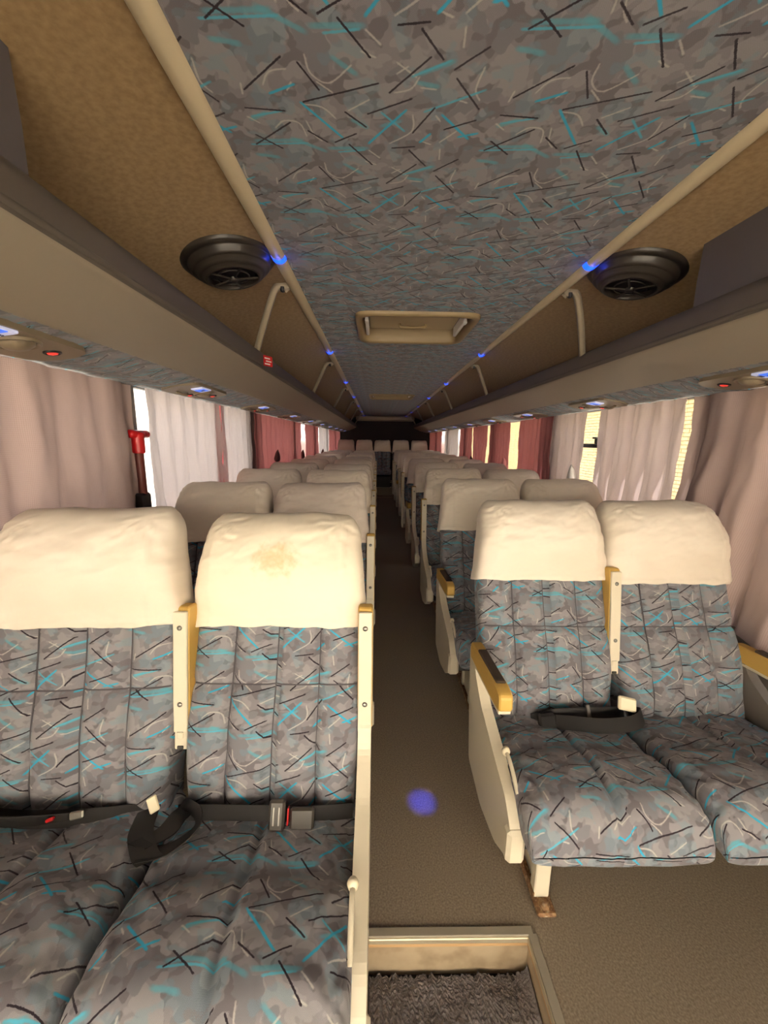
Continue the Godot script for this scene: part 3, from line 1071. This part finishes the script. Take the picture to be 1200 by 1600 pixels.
func build_racks() -> void:
	K.bracket = boxes([[Vector3(0, 0, 0), Vector3(0.004, 0.01, 0.01)]])
	var ba := ["left", "right"]
	for k in 2:
		var s := -1.0 if k == 0 else 1.0
		var fx := func(list): return list.map(func(p): return Vector2(p.x * s, p.y))
		var t := thing("luggage_rack", "long %s overhead luggage rack with grey fascia and brown lined interior" % ba[k], "luggage rack", Vector3(0, 0, 0), "overhead luggage racks")
		var zf := ZF - 0.02
		var fl := s > 0
		obj("fascia", sweep_z(fx.call(smooth_path([Vector2(0.757, 1.580), Vector2(0.764, 1.572), Vector2(0.80, 1.556), Vector2(0.88, 1.522), Vector2(0.94, 1.496), Vector2(0.952, 1.494)], 4)), ZR, zf, 1, not fl), M.fascia, t)
		obj("lip", sweep_z(fx.call(smooth_path([Vector2(0.757, 1.580), Vector2(0.754, 1.600), Vector2(0.757, 1.640), Vector2(0.768, 1.662), Vector2(0.782, 1.668), Vector2(0.795, 1.655), Vector2(0.797, 1.63)], 4)), ZR, zf, 1, fl), M.lip, t)
		obj("lip_bead", sweep_z(fx.call([Vector2(0.7535, 1.586), Vector2(0.7485, 1.590), Vector2(0.7485, 1.596), Vector2(0.7535, 1.600)]), ZR, zf, 1, fl), M.lip, t)
		obj("shelf", sweep_z(fx.call([Vector2(0.797, 1.63), Vector2(0.80, 1.605), Vector2(1.0, 1.57), Vector2(1.21, 1.545)]), ZR, zf, 1, fl), M.lip, t)
		# padded fabric underside, ruched a little along the fascia
		var n := FastNoiseLite.new()
		n.seed = 3 + k
		n.frequency = 9.0
		var ruche := grid(14, 900, func(a: float, b: float):
			var z := lerpf(ZR, zf, b)
			var p := Vector2(lerpf(0.945, 1.205, a), lerpf(1.496, 1.456, a) - 0.012 * sin(a * PI))
			p.y -= 0.004 * n.get_noise_2d(a * 1.5, z * 2.2) * sin(a * PI) + 0.0035 * absf(sin(z * 62.0 + 2.0 * n.get_noise_1d(z))) * exp(-a * 5.0)
			return Vector3(p.x * s, p.y, z), func(a: float, b: float): return Vector2(a * 0.27, lerpf(ZR, zf, b)), not fl)
		obj("fabric_underside", ruche, M.cloth, t)
		obj("lining", sweep_z(fx.call(smooth_path([Vector2(0.555, 1.876), Vector2(0.66, 1.866), Vector2(0.80, 1.838), Vector2(0.95, 1.785), Vector2(1.08, 1.71), Vector2(1.17, 1.62), Vector2(1.21, 1.52)], 6)), ZR, zf, 1, not fl), M.lining, t)
		# hanger brackets
		for q in 8:
			var d := 1.72 + q * 1.60
			if d > 10.2:
				continue
			var top := Vector2(0.585, 1.862)
			var pts := smooth_path([Vector3(s * 0.572, 1.850, 0), Vector3(s * 0.590, 1.868, 0), Vector3(s * 0.618, 1.858, 0), Vector3(s * 0.640, 1.83, -0.015), Vector3(s * 0.695, 1.745, -0.08), Vector3(s * 0.758, 1.655, -0.17)], 5)
			var ws := []
			for p in pts:
				ws.append(Vector3(0, 0, 1))
			var b := obj("bracket", ribbon(pts, ws, 0.011, 0.024), M.bracket, t, Vector3(0, 0, -d))
			obj("bracket_bolt", lathe([Vector2(0.0005, -0.014), Vector2(0.008, -0.012), Vector2(0.011, -0.004), Vector2(0.011, 0.006)], 10), M.black, b, Vector3(s * 0.592, 1.853, 0.004))
		# closed locker at the front end of the rack
		var zl := -0.73 if k == 0 else -1.27
		var lk := obj("locker_door", sweep_z(fx.call([Vector2(0.775, 1.655), Vector2(0.775, 1.74), Vector2(0.780, 1.845)]), zl, zf, 1, fl), M.locker, t)
		obj("locker_end", plate_xy([Vector2(0.775, 1.655), Vector2(0.780, 1.845), Vector2(0.95, 1.79), Vector2(1.17, 1.63), Vector2(1.19, 1.56), Vector2(0.80, 1.61)], s, zl), M.locker, t)
		lk.set_meta("label", "dark closed locker door at the front of the rack")
	# cream edge trims beside the fabric ceiling with blue marker lamps
	for k in 2:
		var s := -1.0 if k == 0 else 1.0
		var prof := []
		for i in 13:
			var a := PI * i / 12.0
			prof.append(Vector2(s * (0.547 + 0.0235 * cos(a)), 1.871 - 0.017 * sin(a)))
		var o := struct("trim_%d" % (k + 1), sweep_z(prof, ZR, ZF - 0.02, 1, s > 0), M.strip)
		for q in 7:
			var d := 1.475 + 1.435 * q
			if d > 10.2:
				continue
			var p2 := []
			for i in 13:
				var a := PI * i / 12.0
				p2.append(Vector2(s * (0.547 + 0.0245 * cos(a)), 1.871 - 0.0182 * sin(a)))
			obj("marker_lamp", sweep_z(p2, -0.014, 0.014, 1, s > 0), M.blue, o, Vector3(0, 0, -d))
			if q < 4:
				var l := OmniLight3D.new()
				l.name = "marker_glow"
				o.add_child(l, true)
				l.position = Vector3(s * 0.547, 1.842, -d)
				l.light_color = rgb(40, 80, 255)
				l.light_energy = 0.0012
				l.light_size = 0.012
				l.omni_range = 12.0
				l.omni_attenuation = 2.0
				l.shadow_enabled = true
	# the lamp over the first right seat throws a narrow blue spot on the aisle floor
	var sp := SpotLight3D.new()
	sp.name = "marker_spot"
	add_child(sp)
	sp.position = Vector3(-0.53, 1.84, -1.475)
	sp.look_at_from_position(sp.position, Vector3(-0.03, 0.0, -1.14), Vector3.UP)
	sp.light_color = rgb(40, 62, 255)
	sp.light_energy = 9.0
	sp.spot_angle = 1.7
	sp.spot_angle_attenuation = 1.0
	sp.light_size = 0.01
	sp.spot_range = 12.0
	sp.spot_attenuation = 2.0
	sp.shadow_enabled = true

func plate_xy(pts: Array, s: float, z: float) -> ArrayMesh:
	var st := new_st()
	var poly := PackedVector2Array()
	for p in pts:
		poly.append(Vector2(p.x * s, p.y))
	var ids := Geometry2D.triangulate_polygon(poly)
	for q in [[0.0, -1.0], [0.012, 1.0]]:
		for k in range(0, ids.size(), 3):
			tri(st, Vector3(poly[ids[k]].x, poly[ids[k]].y, z + q[0]), Vector3(poly[ids[k + 1]].x, poly[ids[k + 1]].y, z + q[0]), Vector3(poly[ids[k + 2]].x, poly[ids[k + 2]].y, z + q[0]), Vector3(0, 0, q[1]))
	return st.commit()

func build_windows() -> void:
	# pillars at the same places on both sides
	var pillars := [[1.49, 1.655], [2.985, 3.25], [4.55, 4.68], [6.05, 6.18], [7.55, 7.68], [9.05, 9.18], [10.2, 10.4]]
	for k in 2:
		var s := -1.0 if k == 0 else 1.0
		var st := new_st()
		var xi := s * WX
		var xo := s * (WX + 0.06)
		slab(st, Vector3(xi, -0.30, ZR), Vector3(xo, 0.62, -0.30))
		slab(st, Vector3(xi, 1.46, ZR), Vector3(xo, 2.05, ZF))
		for p in pillars:
			slab(st, Vector3(xi, 0.62, -p[1]), Vector3(xo, 1.46, -p[0]))
		slab(st, Vector3(xi, -0.30, -0.30), Vector3(xo, 1.46, 0.35))
		if k == 0:       # driver's window
			slab(st, Vector3(xi, -0.30, 0.35), Vector3(xo, 0.55, ZF))
			slab(st, Vector3(xi, 0.55, 1.9), Vector3(xo, 1.46, ZF))
		else:            # passenger door
			slab(st, Vector3(xi, -0.30, 1.5), Vector3(xo, 1.46, ZF))
			slab(st, Vector3(xi, -0.30, 0.35), Vector3(xo, -0.15, 1.5))
		var w := struct("wall_left" if k == 0 else "wall_right", st.commit(), M.wall)
		obj("sill", box_mesh(Vector3(s * (WX - 0.014), 0.615, (ZR - 0.30) / 2), Vector3(0.035, 0.025, absf(ZR) - 0.32), 0.006), M.lip, w)
		obj("lower_rail", box_mesh(Vector3(s * (WX - 0.012), 0.50, (ZR - 0.30) / 2), Vector3(0.022, 0.014, absf(ZR) - 0.32), 0.004), M.black, w)
		if k == 0:
			obj("driver_window", box_mesh(Vector3(s * (WX + 0.03), 1.005, 1.125), Vector3(0.005, 0.91, 1.55), 0.0), M.glass, w)
		else:
			var dr := obj("door_glass", box_mesh(Vector3(s * (WX + 0.03), 0.655, 0.925), Vector3(0.005, 1.61, 1.15), 0.0), M.glass, w)
			dr.name = "door_glass"
		# panes with their dark frames
		var z0 := 0.30
		var num := 0
		for p in pillars:
			var z1: float = p[0]
			num += 1
			var f := new_st()
			bx(f, Vector3(s * (WX + 0.028), 0.632, -(z0 + z1) / 2), Vector3(0.03, 0.024, z1 - z0), 0.003)
			bx(f, Vector3(s * (WX + 0.028), 1.457, -(z0 + z1) / 2), Vector3(0.03, 0.006, z1 - z0), 0.001)
			for zz in [z0 + 0.011, z1 - 0.011]:
				bx(f, Vector3(s * (WX + 0.028), 1.049, -zz), Vector3(0.03, 0.812, 0.022), 0.003)
			var wn := struct("window_%d" % (num + k * 7), f.commit(), M.black)
			obj("pane", box_mesh(Vector3(s * (WX + 0.03), 1.049, -(z0 + z1) / 2), Vector3(0.005, 0.81, z1 - z0 - 0.04), 0.0), M.glass, wn)
			if k == 1 and num == 2:
				obj("latch_bar", boxes([[Vector3(WX - 0.002, 1.232, -2.50), Vector3(0.018, 0.026, 0.26)], [Vector3(WX - 0.012, 1.262, -2.45), Vector3(0.016, 0.034, 0.022)], [Vector3(WX - 0.018, 1.282, -2.455), Vector3(0.020, 0.012, 0.04)]], 0.003), M.black, wn)
			z0 = p[1]
	# curtains, front to rear; some carry a gathered tie loop
	K.tie = lathe([Vector2(0.0005, 0.065), Vector2(0.012, 0.045), Vector2(0.026, 0.010), Vector2(0.034, -0.020), Vector2(0.030, -0.040), Vector2(0.012, -0.052), Vector2(0.0005, -0.055)], 12, true)
	curtain(-1, -0.10, 1.600, "curtain_mauve", 10.0, 0.023, 3, "beige mauve curtain beside the front left seat, left edge of the view", 0.56)
	curtain(-1, 1.685, 2.44, "curtain_white", 6.0, 0.014, 8, "whitish curtain on the left just behind the red hammer", 0.58)
	curtain(-1, 2.37, 2.53, "curtain_rose", 2.0, 0.010, 12, "narrow rose strip of curtain between two whitish left curtains", 0.58, -0.02, -0.02)
	curtain(-1, 2.47, 3.02, "curtain_white", 5.5, 0.012, 17, "second whitish curtain on the left, before the pink ones", 0.58)
	curtain(-1, 3.11, 5.02, "curtain_pink", 14.0, 0.018, 21, "wide dusty pink curtain behind the whitish ones on the left", 0.58, 0.0, 0.0, 0.0, -0.12, [[3.68, 1.09, "tie_dark"], [4.93, 1.06, "tie_dark"]])
	curtain(-1, 5.30, 6.45, "curtain_pink", 9.0, 0.018, 26, "second dusty pink curtain on the left, past the bright gap", 0.58)
	curtain(-1, 6.50, 7.85, "curtain_white", 9.0, 0.016, 31, "far whitish curtain between pink ones on the left", 0.58, 0.0, 0.0, 0.0, 0.0, [[6.75, 1.03, "tie_dark"]])
	curtain(-1, 7.90, 10.2, "curtain_pink", 16.0, 0.018, 33, "rearmost pink curtain on the left", 0.58)
	curtain(1, 0.0, 1.70, "curtain_mauve", 9.0, 0.034, 41, "beige mauve curtain beside the front right seat, right edge of the view", 0.575, 0.0, 0.06, 0.0, 0.05)
	curtain(1, 1.735, 2.405, "curtain_pale", 5.0, 0.027, 44, "pale pinkish curtain on the right between two bright window gaps", 0.58, 0.0, 0.0, 0.06, 0.02)
	curtain(1, 2.56, 3.06, "curtain_pale", 5.0, 0.013, 47, "whitish curtain on the right behind the window latch", 0.58, 0.0, 0.0, 0.02, 0.0, [[2.63, 1.04, "white"]])
	curtain(1, 3.04, 3.76, "curtain_pink", 8.0, 0.017, 52, "dark pink curtain on the right next to the whitish one", 0.58)
	curtain(1, 4.02, 4.74, "curtain_pink", 7.0, 0.017, 55, "pink curtain on the right past the second brick gap", 0.58, 0.0, 0.0, 0.0, 0.0, [[4.06, 1.03, "curtain_pink"]])
	curtain(1, 4.86, 5.58, "curtain_pink", 7.0, 0.017, 58, "third pink curtain from the front on the right", 0.58, 0.0, 0.0, 0.0, 0.0, [[5.50, 0.99, "tie_dark"]])
	curtain(1, 5.62, 6.44, "curtain_pink", 7.0, 0.017, 61, "fourth pink curtain from the front on the right", 0.58)
	curtain(1, 6.60, 7.95, "curtain_white", 10.0, 0.016, 64, "far whitish curtain on the right with a rose stripe", 0.58)
	curtain(1, 8.25, 10.2, "curtain_pink", 15.0, 0.018, 67, "rearmost pink curtain on the right", 0.58)

func build_seats() -> void:
	for r in 10:
		var l := double_seat(-1, r, -0.795 - 0.77 * r)
		var q := double_seat(1, r, -1.11 - 0.77 * r)
		if r == 0:
			seat_rows = [l, q]
	for k in 5:
		rear_seat([-0.935, -0.505, -0.075, 0.365, 0.80][k], k)

func strap(parent: Node3D, pts: Array, w: Vector3, half: float, w_end := Vector3.ZERO) -> MeshInstance3D:
	var path := smooth_path(pts, 6)
	var ws := []
	for k in path.size():
		ws.append(w if w_end == Vector3.ZERO else w.lerp(w_end, float(k) / (path.size() - 1)))
	return obj("belt_strap", ribbon(path, ws, half, 0.003), M.webbing, parent)

func buckle(parent: Node3D, called: String, at: Vector3, size: Vector3, m: Material, rot := Vector3.ZERO) -> MeshInstance3D:
	return obj(called, box_mesh(Vector3.ZERO, size, minf(size.x, minf(size.y, size.z)) * 0.3), m, parent, at, rot)

func build_belts() -> void:
	var left: Node3D = seat_rows[0]
	var right: Node3D = seat_rows[1]
	var up := Vector3(0, 1, -0.45)
	# left pair: aisle seat belt along the crease, with its buckle closed round the strap
	strap(left, [Vector3(0.02, 0.385, 0.030), Vector3(0.12, 0.398, 0.042), Vector3(0.24, 0.402, 0.048), Vector3(0.34, 0.398, 0.046), Vector3(0.43, 0.388, 0.030)], up, 0.016)
	var b := buckle(left, "belt_buckle", Vector3(0.262, 0.416, 0.064), Vector3(0.036, 0.062, 0.018), M.buckle, Vector3(-0.45, 0, 0))
	buckle(b, "buckle_slot", Vector3(-0.006, 0, 0.009), Vector3(0.004, 0.036, 0.003), M.steel)
	buckle(b, "buckle_slot", Vector3(0.006, 0, 0.009), Vector3(0.004, 0.036, 0.003), M.steel)
	buckle(left, "belt_tongue", Vector3(0.318, 0.406, 0.064), Vector3(0.054, 0.044, 0.016), M.buckle, Vector3(-0.45, 0, 0))
	buckle(left, "release_button", Vector3(0.2865, 0.412, 0.063), Vector3(0.003, 0.034, 0.014), M.red, Vector3(-0.45, 0, 0))
	# slack belt lying over the gap between the two cushions
	strap(left, [Vector3(0.02, 0.39, 0.020), Vector3(0.05, 0.425, 0.050), Vector3(0.095, 0.445, 0.085), Vector3(0.11, 0.452, 0.125), Vector3(0.075, 0.452, 0.165), Vector3(0.02, 0.446, 0.172)], Vector3(0.5, 0.55, -0.3), 0.022, Vector3(0.2, 0.3, 0.9))
	strap(left, [Vector3(-0.045, 0.395, 0.030), Vector3(-0.02, 0.430, 0.080), Vector3(0.0, 0.447, 0.130), Vector3(0.035, 0.452, 0.175), Vector3(0.055, 0.456, 0.190)], Vector3(0.9, 0.15, -0.3), 0.024)
	strap(left, [Vector3(0.05, 0.40, 0.03), Vector3(0.055, 0.438, 0.085), Vector3(0.05, 0.450, 0.13), Vector3(0.01, 0.452, 0.16)], Vector3(0.9, 0.1, 0.3), 0.022)
	buckle(left, "belt_tab", Vector3(-0.008, 0.452, 0.070), Vector3(0.020, 0.032, 0.008), M.ivory, Vector3(-0.7, 0.3, 0.35))
	# window seat: bunched belt at the crease
	strap(left, [Vector3(-0.44, 0.388, 0.03), Vector3(-0.36, 0.402, 0.055), Vector3(-0.27, 0.402, 0.060), Vector3(-0.16, 0.392, 0.045), Vector3(-0.06, 0.372, 0.015)], up, 0.018)
	strap(left, [Vector3(-0.43, 0.405, 0.05), Vector3(-0.34, 0.418, 0.078), Vector3(-0.25, 0.408, 0.066), Vector3(-0.18, 0.398, 0.05)], Vector3(0, 1, 0.3), 0.020)
	buckle(left, "release_button", Vector3(-0.232, 0.420, 0.076), Vector3(0.016, 0.007, 0.010), M.red, Vector3(-0.45, 0, 0.35))
	buckle(left, "belt_tongue", Vector3(-0.185, 0.416, 0.062), Vector3(0.030, 0.016, 0.008), M.steel, Vector3(-0.45, 0, 0.2))
	# right pair: belt along the crease of the aisle seat and a loop on the cushion
	strap(right, [Vector3(-0.30, 0.372, 0.035), Vector3(-0.23, 0.402, 0.052), Vector3(-0.13, 0.412, 0.058), Vector3(-0.04, 0.408, 0.050), Vector3(0.0, 0.392, 0.030)], up, 0.024)
	strap(right, [Vector3(-0.27, 0.388, 0.050), Vector3(-0.20, 0.408, 0.085), Vector3(-0.11, 0.420, 0.112), Vector3(-0.02, 0.428, 0.108), Vector3(0.025, 0.428, 0.075), Vector3(0.02, 0.40, 0.035)], Vector3(0, 0.75, -0.65), 0.020)
	var rb := buckle(right, "belt_buckle", Vector3(-0.262, 0.396, 0.062), Vector3(0.055, 0.048, 0.024), M.webbing, Vector3(-0.4, 0, 0.1))
	buckle(rb, "strap_slide", Vector3(0.13, 0.012, 0.010), Vector3(0.012, 0.054, 0.008), M.buckle)
	buckle(right, "belt_tab", Vector3(-0.018, 0.456, 0.062), Vector3(0.054, 0.040, 0.016), M.ivory, Vector3(-0.5, 0.0, -0.22))
	buckle(right, "tab_stem", Vector3(-0.008, 0.428, 0.060), Vector3(0.018, 0.030, 0.010), M.black, Vector3(-0.5, 0.0, 0.1))

func build_fittings() -> void:
	# speakers
	K.spk_rim = lathe([Vector2(0.158, 0.012), Vector2(0.158, -0.004), Vector2(0.150, -0.012), Vector2(0.140, -0.010), Vector2(0.136, -0.014), Vector2(0.132, -0.030), Vector2(0.124, -0.036), Vector2(0.118, -0.034), Vector2(0.112, -0.046), Vector2(0.104, -0.052), Vector2(0.098, -0.050), Vector2(0.094, -0.058), Vector2(0.086, -0.062), Vector2(0.082, -0.056), Vector2(0.080, -0.03)], 56, true)
	K.spk_cone = lathe([Vector2(0.082, -0.040), Vector2(0.04, -0.022), Vector2(0.0005, -0.016)], 40, true)
	K.spk_ring = lathe([Vector2(0.056, -0.054), Vector2(0.053, -0.058), Vector2(0.050, -0.054), Vector2(0.053, -0.050), Vector2(0.056, -0.054)], 40, true)
	K.spk_spoke = box_mesh(Vector3(0.043, 0, 0), Vector3(0.082, 0.006, 0.007), 0.002)
	K.spk_hub = lathe([Vector2(0.016, 0.004), Vector2(0.015, -0.003), Vector2(0.008, -0.006), Vector2(0.0005, -0.007)], 20, true)
	speaker(-1, Vector3(-0.715, 1.853, -1.47), 0.19)
	speaker(1, Vector3(0.715, 1.853, -1.49), -0.19)
	roof_hatch(2.30, "open-framed tan roof hatch with a handle in the near ceiling")
	roof_hatch(5.72, "shadowed roof hatch further back in the ceiling")
	# service panels
	K.psu = plate_h(rounded_poly([Vector2(-0.085, -0.175), Vector2(-0.02, -0.215), Vector2(0.075, -0.19), Vector2(0.085, 0.17), Vector2(0.02, 0.215), Vector2(-0.085, 0.19)], 0.05, 5), -0.014, 0.003)
	K.psu_dome = lathe([Vector2(0.036, 0.0), Vector2(0.034, -0.012), Vector2(0.022, -0.020), Vector2(0.0005, -0.023)], 28, true)
	K.psu_rim = lathe([Vector2(0.048, 0.0), Vector2(0.047, -0.010), Vector2(0.043, -0.012), Vector2(0.038, -0.006)], 28, true)
	K.psu_bezel = lathe([Vector2(0.020, 0.002), Vector2(0.020, -0.003), Vector2(0.016, -0.005), Vector2(0.013, 0.0)], 20, true)
	K.psu_lens = lathe([Vector2(0.0135, 0.0), Vector2(0.011, -0.005), Vector2(0.0005, -0.008)], 18, true)
	K.psu_grip = tube(smooth_path([Vector3(0, 0, -0.05), Vector3(0.005, -0.008, -0.02), Vector3(0.005, -0.008, 0.02), Vector3(0, 0, 0.05)], 4), 0.006, 8)
	K.psu_sign = box_mesh(Vector3.ZERO, Vector3(0.052, 0.008, 0.095), 0.002)
	K.psu_blue = box_mesh(Vector3.ZERO, Vector3(0.044, 0.002, 0.050), 0.0005)
	K.psu_icon = boxes([[Vector3(0, 0, 0), Vector3(0.018, 0.001, 0.014)], [Vector3(0.006, 0, 0.012), Vector3(0.008, 0.001, 0.012)]], 0.0)
	var tilt := atan2(0.040, 0.26)
	for k in 10:
		service_panel(-1, 0.93 + 0.98 * k, k, tilt)
	for k in 9:
		service_panel(1, 1.28 + 0.975 * k, k, tilt)
	# emergency hammer on the left pillar
	var h := thing("emergency_hammer", "red emergency hammer in a black holder on the left window pillar", "hammer", Vector3(-1.172, 1.0, -1.603))
	var shaft := tube([Vector3(0, 0.0, 0), Vector3(0, 0.08, 0), Vector3(0, 0.20, 0)], 0.017, 14)
	obj("handle", shaft, M.maroon, h)
	obj("collar", lathe([Vector2(0.020, 0.185), Vector2(0.024, 0.19), Vector2(0.024, 0.245), Vector2(0.028, 0.255), Vector2(0.028, 0.268), Vector2(0.0005, 0.272)], 20), M.red, h)
	obj("head", tube([Vector3(0, 0.262, 0.045), Vector3(0, 0.262, 0.02), Vector3(0, 0.262, -0.03), Vector3(0, 0.262, -0.062)], 0.0165, 14), M.red, h)
	obj("holder", box_mesh(Vector3(-0.004, -0.035, 0), Vector3(0.045, 0.115, 0.058), 0.008), M.black, h)
	# red sticker on the left lip
	var stk := obj("warning_sticker", box_mesh(Vector3.ZERO, Vector3(0.0015, 0.048, 0.055), 0.0), M.red, null, Vector3(-0.7365, 1.622, -1.985), Vector3(0, deg_to_rad(-32), 0))
	tag(stk, "small red sticker with white print on the left rack lip", "sticker")
	for q in [[0.012, 0.004], [-0.001, -0.004], [-0.014, 0.004]]:
		obj("print", box_mesh(Vector3.ZERO, Vector3(0.0005, 0.006, 0.034), 0.0), M.white, stk, Vector3(0.0010, q[0], q[1]))

# polygon in (x, z) with thickness in y
func plate_h(poly: PackedVector2Array, y0: float, y1: float) -> ArrayMesh:
	var st := new_st()
	var ids := Geometry2D.triangulate_polygon(poly)
	for q in [[y0, -1.0], [y1, 1.0]]:
		for k in range(0, ids.size(), 3):
			tri(st, Vector3(poly[ids[k]].x, q[0], poly[ids[k]].y), Vector3(poly[ids[k + 1]].x, q[0], poly[ids[k + 1]].y), Vector3(poly[ids[k + 2]].x, q[0], poly[ids[k + 2]].y), Vector3(0, q[1], 0))
	for k in poly.size():
		var l := (k + 1) % poly.size()
		var mid := (poly[k] + poly[l]) * 0.5
		quad(st, Vector3(poly[k].x, y0, poly[k].y), Vector3(poly[l].x, y0, poly[l].y), Vector3(poly[l].x, y1, poly[l].y), Vector3(poly[k].x, y1, poly[k].y), Vector3(mid.x, 0, mid.y))
	return st.commit()
